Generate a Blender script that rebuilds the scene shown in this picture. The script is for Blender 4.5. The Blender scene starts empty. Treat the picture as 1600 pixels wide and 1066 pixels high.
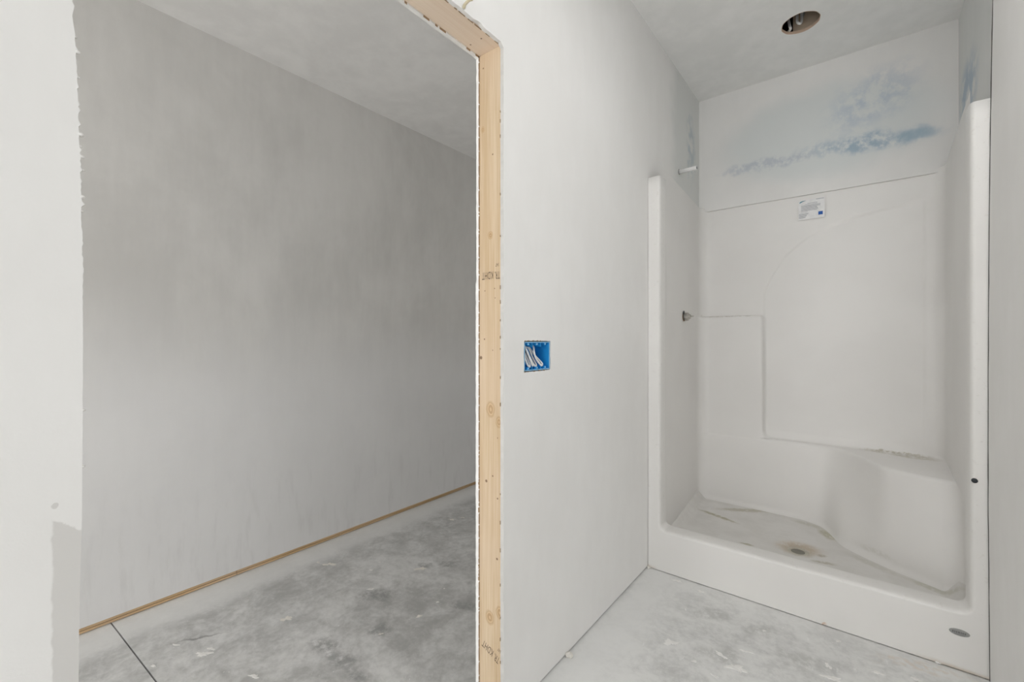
import bpy, bmesh, math, random
import numpy as np
from mathutils import Vector, Matrix, noise as mnoise

random.seed(7)
SC = bpy.context.scene
COL = SC.collection

# ------------------------------------------------------------------ camera
FPX, YAW, CY, CAM_H = 681.82, math.radians(38.387), 529.66, 1.191
cam_data = bpy.data.cameras.new('camera')
cam_data.sensor_width = 36.0
cam_data.lens = 36.0 * FPX / 1600.0
cam_data.shift_y = (CY - 533.0) / 1600.0
cam_data.clip_start = 0.01
cam = bpy.data.objects.new('camera', cam_data)
COL.objects.link(cam)
cam.location = (0, 0, CAM_H)
cam.rotation_euler = (math.pi / 2, 0, YAW)
SC.camera = cam

# ------------------------------------------------------------------ world, daylight, exposure
world = bpy.data.worlds.new('overcast_sky')
SC.world = world
world.use_nodes = True
bg = world.node_tree.nodes['Background']
bg.inputs[0].default_value = (0.80, 0.88, 1.0, 1)
bg.inputs[1].default_value = 0.3


def area_light(name, loc, rot, sx, sy, power, col):
    L = bpy.data.lights.new(name, 'AREA')
    L.shape = 'RECTANGLE'
    L.size, L.size_y = sx, sy
    L.energy = power
    L.color = col
    o = bpy.data.objects.new(name, L)
    COL.objects.link(o)
    o.location = loc
    o.rotation_euler = rot
    return o


# added fill lights just inside the panes of the unseen, added windows
area_light('added_fill_right', (3.56, -0.30, 1.45), (0, math.radians(90), 0), 1.70, 2.30, 6, (1.0, 0.997, 0.993))
area_light('added_fill_rear', (0.45, -3.56, 1.10), (math.radians(90), 0, 0), 2.30, 1.80, 45, (1.0, 0.997, 0.993))
area_light('added_fill_closet', (-1.72, -3.56, 1.20), (math.radians(90), 0, 0), 1.20, 1.40, 54, (1.0, 0.997, 0.993))

sun_data = bpy.data.lights.new('sun', 'SUN')
sun_data.energy = 7.0
sun_data.angle = 0.05
sun = bpy.data.objects.new('sun', sun_data)
COL.objects.link(sun)
sun.rotation_euler = (math.radians(57), 0, 0)      # low sun through the added rear windows, falling on the floor behind the camera

SC.view_settings.view_transform = 'Standard'
SC.view_settings.look = 'None'
SC.view_settings.gamma = 1.0
SC.view_settings.use_curve_mapping = False
SC.view_settings.exposure = 0.08
SC.cycles.diffuse_bounces = 8
SC.cycles.max_bounces = 8
SC.cycles.adaptive_threshold = 0.02

FILL_LAMP_E = 25.0          # glow of the unseen ceiling lamp added as fill

# ------------------------------------------------------------------ main dimensions (metres)
XP = -0.860            # bathroom face of the partition wall
DW = 0.0127            # drywall thickness
XS0, XS1 = XP - DW, XP - DW - 0.0889     # stud faces
XPB = XS1 - DW         # closet face of the partition
YJ = 1.044             # right jamb of the opening
ZH = 2.107             # header height
CEIL = 2.829
CCEIL = 2.657
XC = -2.4456           # far closet wall
YF = 2.2236            # front of the shower
YB = 3.17              # drywall behind the shower
XR = 0.357             # near right wall
XA = 0.405             # right wall of the shower alcove
YRET = 1.62            # where the right wall returns into the wider room
XW, YW = 3.60, -3.60   # unseen walls holding the added windows


def ray(px, py):
    r = (px - 800) / FPX
    return Vector((-math.sin(YAW) + r * math.cos(YAW), math.cos(YAW) + r * math.sin(YAW), (CY - py) / FPX))


def floor_pt(px, py, z=0.0):
    v = ray(px, py)
    p = v * ((z - CAM_H) / v.z)
    return p.x, p.y


# ------------------------------------------------------------------ object helpers
def tag(o, label=None, cat=None, group=None, kind=None):
    if label: o['label'] = label
    if cat: o['category'] = cat
    if group: o['group'] = group
    if kind: o['kind'] = kind
    return o


def link_mesh(name, verts, faces, mat, parent=None, smooth=False):
    base = Vector((0, 0, 0))
    if parent is not None:
        base = parent['_b']
    me = bpy.data.meshes.new(name)
    b = Vector(base)
    me.from_pydata([tuple(Vector(v) - b) for v in verts], [], faces)
    me.update()
    bm = bmesh.new()
    bm.from_mesh(me)
    bmesh.ops.recalc_face_normals(bm, faces=bm.faces)
    bm.to_mesh(me)
    bm.free()
    if smooth:
        for p in me.polygons:
            p.use_smooth = True
    me.materials.append(mat)
    o = bpy.data.objects.new(name, me)
    COL.objects.link(o)
    o['_b'] = tuple(b)
    if parent is not None:
        o.parent = parent
    return o


def empty(name, loc):
    o = bpy.data.objects.new(name, None)
    o.empty_display_size = 0.05
    COL.objects.link(o)
    o.location = loc
    o['_b'] = tuple(loc)
    return o


class MB:
    """collects shapes for one mesh"""
    def __init__(s):
        s.v, s.f = [], []

    def add(s, vs, fs):
        n = len(s.v)
        s.v += [tuple(v) for v in vs]
        s.f += [tuple(i + n for i in f) for f in fs]
        return s

    def box(s, x0, x1, y0, y1, z0, z1):
        vs = [(x, y, z) for x in (x0, x1) for y in (y0, y1) for z in (z0, z1)]
        return s.add(vs, [(0, 1, 3, 2), (4, 6, 7, 5), (0, 4, 5, 1), (2, 3, 7, 6), (0, 2, 6, 4), (1, 5, 7, 3)])

    def tube(s, pts, r, n=10, caps=True):
        pts = [Vector(p) for p in pts]
        rr = r if isinstance(r, (list, tuple)) else [r] * len(pts)
        t0 = (pts[1] - pts[0]).normalized()
        up = Vector((0, 0, 1)) if abs(t0.z) < 0.9 else Vector((1, 0, 0))
        u = t0.cross(up).normalized()
        vs, fs = [], []
        for i, p in enumerate(pts):
            t = (pts[min(i + 1, len(pts) - 1)] - pts[max(i - 1, 0)]).normalized()
            u = (u - t * u.dot(t)).normalized()
            w = t.cross(u)
            for k in range(n):
                a = 2 * math.pi * k / n
                vs.append(p + (u * math.cos(a) + w * math.sin(a)) * rr[i])
        for i in range(len(pts) - 1):
            for k in range(n):
                fs.append((i * n + k, i * n + (k + 1) % n, (i + 1) * n + (k + 1) % n, (i + 1) * n + k))
        if caps:
            fs.append(tuple(range(n)))
            fs.append(tuple((len(pts) - 1) * n + k for k in range(n)))
        return s.add(vs, fs)

    def build(s, name, mat, parent=None, smooth=False):
        return link_mesh(name, s.v, s.f, mat, parent, smooth)


def spline(ctrl, n=8):
    P = [Vector(c) for c in ctrl]
    P = [P[0] * 2 - P[1]] + P + [P[-1] * 2 - P[-2]]
    out = []
    for i in range(1, len(P) - 2):
        for k in range(n):
            t = k / n
            a, b, c, d = P[i - 1], P[i], P[i + 1], P[i + 2]
            out.append(0.5 * ((2 * b) + (c - a) * t + (2 * a - 5 * b + 4 * c - d) * t * t + (3 * b - a - 3 * c + d) * t ** 3))
    out.append(P[-2])
    return out


def sheet(outer, holes, to3d, thick):
    """solid sheet from a 2D outline with holes; to3d(u, v, w) with w in 0..thick"""
    bm = bmesh.new()
    loops = []
    for lp in [outer] + holes:
        vs = [bm.verts.new((p[0], p[1], 0)) for p in lp]
        for i in range(len(vs)):
            bm.edges.new((vs[i], vs[(i + 1) % len(vs)]))
        loops.append(vs)
    bmesh.ops.triangle_fill(bm, use_beauty=True, use_dissolve=False, edges=bm.edges[:], normal=(0, 0, 1))
    bm.verts.index_update()
    pts = [v.co.copy() for v in bm.verts]
    tris = [tuple(v.index for v in f.verts) for f in bm.faces]
    n = len(pts)
    verts = [to3d(p.x, p.y, 0.0) for p in pts] + [to3d(p.x, p.y, thick) for p in pts]
    faces = tris + [tuple(i + n for i in reversed(t)) for t in tris]
    for vs in loops:
        for i in range(len(vs)):
            a, b = vs[i].index, vs[(i + 1) % len(vs)].index
            faces.append((a, b, b + n, a + n))
    bm.free()
    return verts, faces


# ------------------------------------------------------------------ material helpers
class Mat:
    def __init__(s, name, rough=0.6, spec=0.5):
        s.m = bpy.data.materials.new(name)
        s.m.use_nodes = True
        s.t = s.m.node_tree
        s.b = s.t.nodes['Principled BSDF']
        s.b.inputs['Roughness'].default_value = rough
        s.b.inputs['Specular IOR Level'].default_value = spec
        s.pos = s.t.nodes.new('ShaderNodeNewGeometry').outputs['Position']

    def put(s, sock, v):
        if isinstance(v, bpy.types.NodeSocket):
            s.t.links.new(v, sock)
        elif isinstance(v, (tuple, list)) and len(v) == 3 and sock.type == 'RGBA':
            sock.default_value = (*v, 1)
        else:
            sock.default_value = v

    def math(s, op, a, b=0.0, c=None, clamp=False):
        n = s.t.nodes.new('ShaderNodeMath')
        n.operation = op
        n.use_clamp = clamp
        s.put(n.inputs[0], a)
        s.put(n.inputs[1], b)
        if c is not None: s.put(n.inputs[2], c)
        return n.outputs[0]

    def noise(s, scale, detail=4, rough=0.55, stretch=None, offset=None, dist=0.0):
        vec = s.pos
        if stretch or offset:
            mp = s.t.nodes.new('ShaderNodeMapping')
            s.put(mp.inputs['Vector'], s.pos)
            if stretch: mp.inputs['Scale'].default_value = stretch
            if offset: mp.inputs['Location'].default_value = offset
            vec = mp.outputs[0]
        n = s.t.nodes.new('ShaderNodeTexNoise')
        s.put(n.inputs['Vector'], vec)
        n.inputs['Scale'].default_value = scale
        n.inputs['Detail'].default_value = detail
        n.inputs['Roughness'].default_value = rough
        n.inputs['Distortion'].default_value = dist
        return n.outputs[0]

    def smooth(s, x, a, b):
        n = s.t.nodes.new('ShaderNodeMapRange')
        n.interpolation_type = 'SMOOTHSTEP'
        s.put(n.inputs[0], x)
        n.inputs[1].default_value = a
        n.inputs[2].default_value = b
        return n.outputs[0]

    def mix(s, f, a, b):
        n = s.t.nodes.new('ShaderNodeMix')
        n.data_type = 'RGBA'
        s.put(n.inputs[0], f)
        s.put(n.inputs[6], a)
        s.put(n.inputs[7], b)
        return n.outputs[2]

    def xyz(s):
        n = s.t.nodes.new('ShaderNodeSeparateXYZ')
        s.put(n.inputs[0], s.pos)
        return n.outputs

    def warped(s, amount, scale):
        """position displaced by noise, for irregular stain outlines"""
        n = s.t.nodes.new('ShaderNodeTexNoise')
        s.put(n.inputs['Vector'], s.pos)
        n.inputs['Scale'].default_value = scale
        n.inputs['Detail'].default_value = 4
        sub = s.t.nodes.new('ShaderNodeVectorMath'); sub.operation = 'SUBTRACT'
        s.put(sub.inputs[0], n.outputs[1]); sub.inputs[1].default_value = (0.5, 0.5, 0.5)
        ma = s.t.nodes.new('ShaderNodeVectorMath'); ma.operation = 'MULTIPLY_ADD'
        s.put(ma.inputs[0], sub.outputs[0]); ma.inputs[1].default_value = (amount,) * 3
        s.put(ma.inputs[2], s.pos)
        return ma.outputs[0]

    def blob(s, vec, center, scale, rot=0.0):
        """1 at the centre falling to 0 outside an ellipse: scale = radii per axis (large = ignore the axis)"""
        mp = s.t.nodes.new('ShaderNodeMapping')
        mp.vector_type = 'TEXTURE'
        s.put(mp.inputs['Vector'], vec)
        mp.inputs['Location'].default_value = center
        mp.inputs['Rotation'].default_value = (0, 0, rot) if not isinstance(rot, tuple) else rot
        mp.inputs['Scale'].default_value = scale
        ln = s.t.nodes.new('ShaderNodeVectorMath'); ln.operation = 'LENGTH'
        s.put(ln.inputs[0], mp.outputs[0])
        return ln.outputs[1]

    def bump(s, h, strength=0.2, dist=0.01):
        n = s.t.nodes.new('ShaderNodeBump')
        s.put(n.inputs['Height'], h)
        n.inputs['Strength'].default_value = strength
        n.inputs['Distance'].default_value = dist
        s.put(s.b.inputs['Normal'], n.outputs[0])

    def color(s, c):
        s.put(s.b.inputs['Base Color'], c)
        return s.m


def flat(name, col, rough=0.6, spec=0.5, metal=0.0):
    m = Mat(name, rough, spec)
    m.b.inputs['Metallic'].default_value = metal
    n = m.noise(30, 3)
    k = m.smooth(n, 0.3, 0.7)
    return m.color(m.mix(k, tuple(c * 0.94 for c in col), tuple(min(1, c * 1.04) for c in col)))


# primed drywall of the bathroom: even white with faint roller mottling
def primed_wall(name, c0=(0.815, 0.806, 0.790), c1=(0.855, 0.847, 0.833)):
    m = Mat(name, 0.75, 0.25)
    a = m.noise(1.7, 4, 0.55)
    b = m.noise(14, 4, 0.6, stretch=(1, 1, 0.35))
    f = m.math('ADD', m.math('MULTIPLY', a, 0.7), m.math('MULTIPLY', b, 0.3))
    m.bump(m.noise(160, 3, 0.6), 0.06, 0.003)
    return m, m.mix(m.smooth(f, 0.35, 0.68), c0, c1)


def make_partition_mat():
    m, col = primed_wall('primed_drywall_partition')
    X, Y, Z = m.xyz()
    # unprimed grey paper strip beside the opening, bottom of the near piece
    w = m.warped(0.018, 60)
    sp = m.t.nodes.new('ShaderNodeSeparateXYZ')
    m.put(sp.inputs[0], w)
    wy, wz = sp.outputs[1], sp.outputs[2]
    in_y = m.math('MULTIPLY', m.smooth(m.math('MULTIPLY_ADD', m.math('SUBTRACT', wy, Y), 0.35, Y), 0.0755, 0.0785), m.math('LESS_THAN', Y, 0.125))
    slope = m.math('MULTIPLY_ADD', m.math('SUBTRACT', wy, 0.077), 0.75, wz)
    patch = m.math('MULTIPLY', in_y, m.smooth(slope, 0.9445, 0.9415))
    dot = m.smooth(m.blob(m.warped(0.006, 120), (XP, 0.0795, 0.9625), (1, 0.0034, 0.0055)), 1.05, 0.8)
    patch = m.math('MAXIMUM', patch, dot)
    col = m.mix(m.math('MULTIPLY', patch, 0.75), col, (0.62, 0.605, 0.585))
    # thin primer over blue-grey moisture board inside the shower alcove
    bl = m.math('MULTIPLY', m.smooth(m.math('MULTIPLY_ADD', m.math('SUBTRACT', m.noise(5, 4), 0.5), 0.25, Y), 2.55, 2.72), m.smooth(Z, 2.0, 2.06))
    col = m.mix(m.math('MULTIPLY', bl, 0.75), col, (0.69, 0.705, 0.69))
    bb = m.math('MULTIPLY', m.smooth(m.blob(m.warped(0.10, 8), (XP, 2.98, 2.44), (1, 0.13, 0.30)), 1.0, 0.3), m.smooth(m.noise(16, 4), 0.38, 0.6))
    col = m.mix(m.math('MULTIPLY', bb, 0.6), col, (0.40, 0.48, 0.53))
    return m.color(col)


def make_closet_mat():
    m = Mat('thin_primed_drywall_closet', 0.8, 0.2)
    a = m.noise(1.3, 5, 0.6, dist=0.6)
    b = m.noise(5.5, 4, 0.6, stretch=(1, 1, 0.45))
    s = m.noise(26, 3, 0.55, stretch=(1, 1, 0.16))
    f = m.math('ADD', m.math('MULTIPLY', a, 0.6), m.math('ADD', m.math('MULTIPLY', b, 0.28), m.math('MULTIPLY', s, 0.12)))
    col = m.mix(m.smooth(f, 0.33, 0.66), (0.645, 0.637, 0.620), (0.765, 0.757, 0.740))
    # cooler, whiter lower skim coat; also paints in the darker shade higher up
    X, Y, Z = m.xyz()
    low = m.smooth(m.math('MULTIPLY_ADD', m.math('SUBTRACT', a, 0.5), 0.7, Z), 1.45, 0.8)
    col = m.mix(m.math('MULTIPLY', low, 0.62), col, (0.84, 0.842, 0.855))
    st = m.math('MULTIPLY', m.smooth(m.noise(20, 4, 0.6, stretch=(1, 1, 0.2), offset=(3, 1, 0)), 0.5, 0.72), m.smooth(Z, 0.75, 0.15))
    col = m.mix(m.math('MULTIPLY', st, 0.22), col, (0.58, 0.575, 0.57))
    m.bump(m.noise(140, 3), 0.06, 0.003)
    return m.color(col)


def make_alcove_back_mat():
    m, col = primed_wall('thin_primed_blue_board', (0.76, 0.752, 0.738), (0.80, 0.792, 0.778))
    X, Y, Z = m.xyz()
    w = m.warped(0.10, 7)
    # cooler thinly coated field in the middle of the board
    field = m.smooth(m.blob(w, (-0.18, YB, 2.42), (0.62, 1, 0.33)), 1.0, 0.6)
    col = m.mix(m.math('MULTIPLY', field, 0.8), col, (0.655, 0.69, 0.69))
    w2 = m.warped(0.09, 11)
    n = m.smooth(m.noise(13, 5, 0.62), 0.36, 0.62)
    n2 = m.smooth(m.noise(24, 5, 0.65, offset=(2, 0, 5)), 0.34, 0.60)
    band = m.smooth(m.blob(w2, (0.04, YB, 2.30), (0.38, 1, 0.075), (0, 0.09, 0)), 1.0, 0.25)
    band_l = m.smooth(m.blob(w2, (-0.45, YB, 2.30), (0.34, 1, 0.05)), 1.0, 0.4)
    up = m.smooth(m.blob(w2, (0.06, YB, 2.53), (0.30, 1, 0.20), (0, -0.5, 0)), 1.0, 0.2)
    dark = m.smooth(m.blob(w2, (0.24, YB, 2.285), (0.12, 1, 0.05)), 1.0, 0.3)
    col = m.mix(m.math('MULTIPLY', m.math('MULTIPLY', up, n), 0.65), col, (0.42, 0.50, 0.60))
    col = m.mix(m.math('MULTIPLY', m.math('MULTIPLY', band, n2), 0.85), col, (0.32, 0.43, 0.53))
    col = m.mix(m.math('MULTIPLY', m.math('MULTIPLY', band_l, n2), 0.55), col, (0.40, 0.45, 0.53))
    col = m.mix(m.math('MULTIPLY', dark, 0.7), col, (0.33, 0.45, 0.54))
    return m.color(col)


def make_alcove_right_mat():
    m, col = primed_wall('thin_primed_blue_board_side', (0.69, 0.70, 0.685), (0.73, 0.735, 0.72))
    w = m.warped(0.08, 8)
    k = m.smooth(m.blob(w, (XA, 2.93, 2.36), (1, 0.28, 0.20)), 1.0, 0.35)
    k = m.math('MULTIPLY', k, m.smooth(m.noise(14, 4), 0.32, 0.55))
    return m.color(m.mix(m.math('MULTIPLY', k, 0.8), col, (0.38, 0.47, 0.56)))


def make_ceiling_mat(name, c0, c1):
    m = Mat(name, 0.8, 0.2)
    f = m.math('ADD', m.math('MULTIPLY', m.noise(2.2, 5, 0.6, dist=0.5), 0.6), m.math('MULTIPLY', m.noise(11, 4, 0.6), 0.4))
    m.bump(m.noise(120, 3), 0.05, 0.003)
    return m.color(m.mix(m.smooth(f, 0.38, 0.64), c0, c1))


def make_floor_mat():
    m = Mat('stained_concrete', 0.55, 0.35)
    X, Y, Z = m.xyz()
    a = m.noise(2.4, 6, 0.62, dist=0.8)
    b = m.noise(9, 6, 0.65, dist=0.5)
    c = m.noise(42, 5, 0.65)
    f = m.math('ADD', m.math('MULTIPLY', a, 0.42), m.math('ADD', m.math('MULTIPLY', b, 0.38), m.math('MULTIPLY', c, 0.20)))
    col = m.mix(m.smooth(f, 0.38, 0.63), (0.41, 0.41, 0.40), (0.70, 0.70, 0.69))
    # bathroom side carries much more white sanding dust
    bath = m.smooth(X, -0.95, -0.80)
    dust = m.math('MULTIPLY', bath, m.smooth(m.math('ADD', m.math('MULTIPLY', b, 0.6), m.math('MULTIPLY', c, 0.4)), 0.34, 0.60))
    col = m.mix(m.math('MULTIPLY', bath, 0.45), col, (0.68, 0.68, 0.67))
    col = m.mix(m.math('MULTIPLY', dust, 0.55), col, (0.80, 0.80, 0.785))
    w = m.warped(0.14, 9)
    wf = m.warped(0.05, 30)
    darks = [(535, 1030, .10, .055, .7), (590, 930, .10, .05, .5), (505, 1012, .09, .05, .5), (560, 1050, .07, .04, .3),
             (700, 880, .10, .05, .4), (665, 885, .06, .03, .5), (590, 985, .06, .05, 0.2), (725, 945, .09, .05, .2),
             (1130, 1022, .10, .05, .4), (1110, 960, .11, .04, .5), (1250, 1030, .09, .05, .4), (1185, 985, .09, .05, .6)]
    nn = m.smooth(m.noise(34, 5, 0.7), 0.34, 0.6)
    for (px, py, ra, rb, rot) in darks:
        x, y = floor_pt(px, py)
        k = m.smooth(m.blob(w, (x, y, 0), (ra, rb, 10), rot), 1.15, 0.35)
        amt = 0.75 if x < -0.9 else 0.5
        col = m.mix(m.math('MULTIPLY', m.math('MULTIPLY', k, nn), amt), col, (0.27, 0.27, 0.265) if x < -0.9 else (0.42, 0.42, 0.40))
    # dark boot scuff
    (x0, y0), (x1, y1) = floor_pt(280, 1003), floor_pt(342, 991)
    k = m.smooth(m.blob(wf, ((x0 + x1) / 2, (y0 + y1) / 2, 0), (0.105, 0.010, 10), math.atan2(y1 - y0, x1 - x0)), 1.1, 0.2)
    col = m.mix(m.math('MULTIPLY', k, 0.65), col, (0.16, 0.155, 0.15))
    # primer overspray: soft pale band along the walls
    edge = m.math('MULTIPLY_ADD', m.math('SUBTRACT', m.noise(3.0, 4), 0.5), 0.10, X)
    ov = m.math('MULTIPLY', m.smooth(edge, XC + 0.27, XC + 0.12), 0.8)
    ov = m.math('MAXIMUM', ov, m.math('MULTIPLY', m.math('MULTIPLY', m.smooth(edge, XP + 0.33, XP + 0.08), bath), 0.8))
    ov = m.math('MAXIMUM', ov, m.math('MULTIPLY', m.math('MULTIPLY', m.smooth(Y, YF - 0.16, YF - 0.03), bath), 0.35))
    col = m.mix(ov, col, (0.76, 0.76, 0.75))
    # white flecks of paint and scratches
    fl = m.smooth(m.noise(95, 2, 0.5), 0.70, 0.76)
    fl2 = m.math('MULTIPLY', m.smooth(m.noise(28, 3, 0.6, offset=(4, 7, 0), stretch=(1, 0.35, 1)), 0.66, 0.74), m.math('MULTIPLY_ADD', bath, 0.7, 0.3))
    col = m.mix(m.math('MULTIPLY', m.math('MAXIMUM', fl, fl2), 0.75), col, (0.80, 0.80, 0.79))
    # sandy drips by the right end of the shower curb
    sx, sy = floor_pt(1440, 1042)
    k = m.math('MULTIPLY', m.smooth(m.blob(w, (sx, sy, 0), (0.18, 0.05, 10), 0.3), 1.0, 0.3), m.smooth(m.noise(40, 4), 0.4, 0.6))
    col = m.mix(m.math('MULTIPLY', k, 0.45), col, (0.62, 0.52, 0.42))
    m.bump(m.math('ADD', b, m.math('MULTIPLY', c, 0.5)), 0.12, 0.004)
    m.put(m.b.inputs['Roughness'], m.math('MULTIPLY_ADD', b, 0.35, 0.38))
    return m.color(col)


def make_pine(name, axis, c0=(0.53, 0.385, 0.235), c1=(0.67, 0.545, 0.395), knots=(), dots=()):
    """axis = direction of the grain (0 x, 1 y, 2 z)"""
    m = Mat(name, 0.6, 0.3)
    st = [9.0, 9.0, 9.0]
    st[axis] = 0.35
    a = m.noise(2.2, 4, 0.55, stretch=tuple(st), dist=0.3)
    st2 = [60.0, 60.0, 60.0]
    st2[axis] = 1.4
    b = m.noise(3.5, 3, 0.6, stretch=tuple(st2))
    f = m.math('ADD', m.math('MULTIPLY', a, 0.65), m.math('MULTIPLY', b, 0.35))
    col = m.mix(m.smooth(f, 0.34, 0.66), c0, c1)
    big = m.noise(2.0, 2)
    col = m.mix(m.math('MULTIPLY', m.smooth(big, 0.4, 0.65), 0.35), col, (0.66, 0.525, 0.40))
    w = m.warped(0.010, 40)
    for (c, r) in knots:
        d = m.blob(w, c, (r * 1.0, r * 1.0, r * 1.35) if axis == 2 else (r, r * 1.3, r))
        ring = m.smooth(m.math('SINE', m.math('MULTIPLY', d, 14.0)), -0.2, 0.9)
        k = m.smooth(d, 1.1, 0.5)
        col = m.mix(m.math('MULTIPLY', k, 0.75), col, m.mix(ring, (0.40, 0.25, 0.12), (0.58, 0.41, 0.24)))
    for (c, r) in dots:
        d = m.blob(m.pos, c, (r, r, r))
        col = m.mix(m.math('MULTIPLY', m.smooth(d, 1.2, 0.6), 0.85), col, (0.16, 0.09, 0.05))
    m.bump(f, 0.08, 0.003)
    return m.color(col)


def make_gelcoat(name, dirt=False):
    m = Mat(name, 0.45, 0.35)
    a = m.noise(2.0, 4, 0.5)
    col = m.mix(m.smooth(a, 0.35, 0.65), (0.765, 0.752, 0.732), (0.80, 0.788, 0.768))
    X, Y, Z = m.xyz()
    w = m.warped(0.05, 16)
    wf = m.warped(0.03, 40)
    if dirt == 'pan':
        g = m.smooth(m.noise(7, 5, 0.6), 0.35, 0.7)
        col = m.mix(m.math('MULTIPLY_ADD', g, 0.35, 0.15), col, (0.60, 0.585, 0.55))
        spots = [((-0.24, 2.70), (0.10, 0.06), 0.4, 0.75, (0.50, 0.40, 0.28)), ((-0.24, 2.666), (0.065, 0.05), 0.7, 0.45, (0.40, 0.36, 0.28)),
                 ((-0.67, 2.86), (0.12, 0.014), -0.3, 0.85, (0.40, 0.37, 0.25)), ((-0.56, 3.06), (0.16, 0.022), 0.55, 0.7, (0.46, 0.43, 0.33)),
                 ((-0.13, 2.97), (0.07, 0.025), -1.1, 0.8, (0.44, 0.42, 0.30)), ((-0.22, 3.06), (0.09, 0.02), -0.2, 0.5, (0.50, 0.49, 0.40)),
                 ((-0.46, 2.575), (0.035, 0.008), 0.1, 0.8, (0.42, 0.39, 0.28)), ((-0.13, 2.60), (0.05, 0.012), 0.2, 0.7, (0.45, 0.42, 0.33)),
                 ((-0.14, 2.68), (0.02, 0.012), 0.3, 0.75, (0.42, 0.38, 0.30)), ((0.05, 2.72), (0.12, 0.02), -0.6, 0.5, (0.55, 0.54, 0.47)),
                 ((0.26, 2.60), (0.10, 0.02), -0.5, 0.6, (0.50, 0.49, 0.40))]
        n = m.smooth(m.noise(45, 5, 0.7), 0.28, 0.52)
        for (c, r, rot, amt, cc) in spots:
            k = m.smooth(m.blob(wf, (c[0], c[1], 0.1), (r[0] * 1.15, r[1] * 1.5, 10), rot), 1.15, 0.4)
            col = m.mix(m.math('MULTIPLY', m.math('MULTIPLY', k, n), amt), col, cc)
    elif dirt == 'wall':
        n = m.smooth(m.noise(45, 5, 0.7), 0.36, 0.60)
        spots = [((0.16, YB, 0.566), (0.17, 0.06, 0.012), 0.8, (0.45, 0.42, 0.33)), ((0.24, 3.12, 0.566), (0.11, 0.05, 0.02), 0.55, (0.46, 0.43, 0.32)),
                 ((-0.69, 3.14, 1.345), (0.18, 0.04, 0.012), 0.95, (0.44, 0.41, 0.35)),
                 ((0.05, 2.66, 0.15), (0.1, 0.25, 0.02), 0.4, (0.55, 0.54, 0.47))]
        for (c, r, amt, cc) in spots:
            k = m.smooth(m.blob(wf, c, r), 1.1, 0.4)
            col = m.mix(m.math('MULTIPLY', m.math('MULTIPLY', k, n), amt), col, cc)
    elif dirt == 'front':
        # rusty and sandy stains low on the curb face
        n = m.smooth(m.noise(40, 5, 0.7), 0.40, 0.62)
        lo = m.smooth(m.math('MULTIPLY_ADD', m.math('SUBTRACT', m.noise(6, 4), 0.5), 0.04, Z), 0.022, 0.0)
        side = m.math('MAXIMUM', m.smooth(X, 0.10, 0.30), m.smooth(X, -0.80, -0.86))
        col = m.mix(m.math('MULTIPLY', m.math('MULTIPLY', lo, side), 0.75), col, (0.48, 0.38, 0.27))
        for px in (1265, 1288):
            v = ray(px, 968)
            k = m.smooth(m.blob(wf, (v.x * YF / v.y, YF, 0.012), (0.010, 1, 0.014)), 1.1, 0.4)
            col = m.mix(m.math('MULTIPLY', m.math('MULTIPLY', k, n), 0.9), col, (0.58, 0.33, 0.18))
        dust = m.smooth(m.noise(60, 4, 0.6), 0.60, 0.72)
        col = m.mix(m.math('MULTIPLY', m.math('MULTIPLY', dust, m.smooth(Z, 0.19, 0.215)), 0.25), col, (0.55, 0.52, 0.47))
    return m.color(col)


M_PART = make_partition_mat()
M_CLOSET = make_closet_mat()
M_ABACK = make_alcove_back_mat()
M_ARIGHT = make_alcove_right_mat()
_m, _c = primed_wall('primed_drywall'); M_WALL = _m.color(_c)
M_CEIL = make_ceiling_mat('ceiling_bath_thin_primer', (0.80, 0.802, 0.79), (0.87, 0.867, 0.855))
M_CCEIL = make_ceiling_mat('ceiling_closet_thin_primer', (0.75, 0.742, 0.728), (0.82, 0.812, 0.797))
M_FLOOR = make_floor_mat()
M_GEL = make_gelcoat('white_gelcoat', 'wall')
M_PAN = make_gelcoat('white_gelcoat_dirty_pan', 'pan')
M_FRONT = make_gelcoat('white_gelcoat_front', 'front')
M_MUD = flat('dried_joint_compound', (0.80, 0.79, 0.77), 0.85, 0.2)
M_MUDB = flat('buff_joint_compound', (0.77, 0.745, 0.695), 0.85, 0.2)
M_CORE = flat('gypsum_core', (0.80, 0.785, 0.75), 0.9, 0.1)
M_PAPER = flat('torn_brown_paper', (0.36, 0.26, 0.165), 0.9, 0.1)
M_BLUE = flat('blue_plastic', (0.02, 0.33, 0.74), 0.4, 0.5)
M_BLUEL = flat('pale_blue_plastic_edge', (0.28, 0.56, 0.80), 0.4, 0.5)
M_CABLE = flat('white_cable_sheath', (0.80, 0.79, 0.77), 0.45, 0.5)
M_BARE = flat('bare_cable_paper', (0.45, 0.36, 0.27), 0.7, 0.3)
M_PVC = flat('white_pipe', (0.86, 0.855, 0.85), 0.4, 0.5)
M_METAL = flat('brushed_metal', (0.55, 0.53, 0.49), 0.35, 0.5, 1.0)
M_DRAIN = flat('dirty_drain_grey', (0.22, 0.21, 0.18), 0.6, 0.4)
M_BLACK = flat('black_plastic', (0.035, 0.04, 0.045), 0.5, 0.4)
M_BADGE = flat('grey_badge', (0.33, 0.33, 0.32), 0.35, 0.5)
M_BADGED = flat('dark_badge_print', (0.17, 0.17, 0.17), 0.4, 0.5)
M_STICK = flat('sticker_white', (0.80, 0.80, 0.80), 0.45, 0.4)
M_PRINT = flat('sticker_grey_print', (0.42, 0.43, 0.45), 0.6, 0.3)
M_PRINTB = flat('sticker_blue_print', (0.03, 0.12, 0.42), 0.6, 0.3)
M_PRINTT = flat('sticker_teal_print', (0.02, 0.20, 0.28), 0.6, 0.3)
M_INK = flat('lumber_stamp_ink', (0.16, 0.12, 0.085), 0.8, 0.2)
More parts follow.
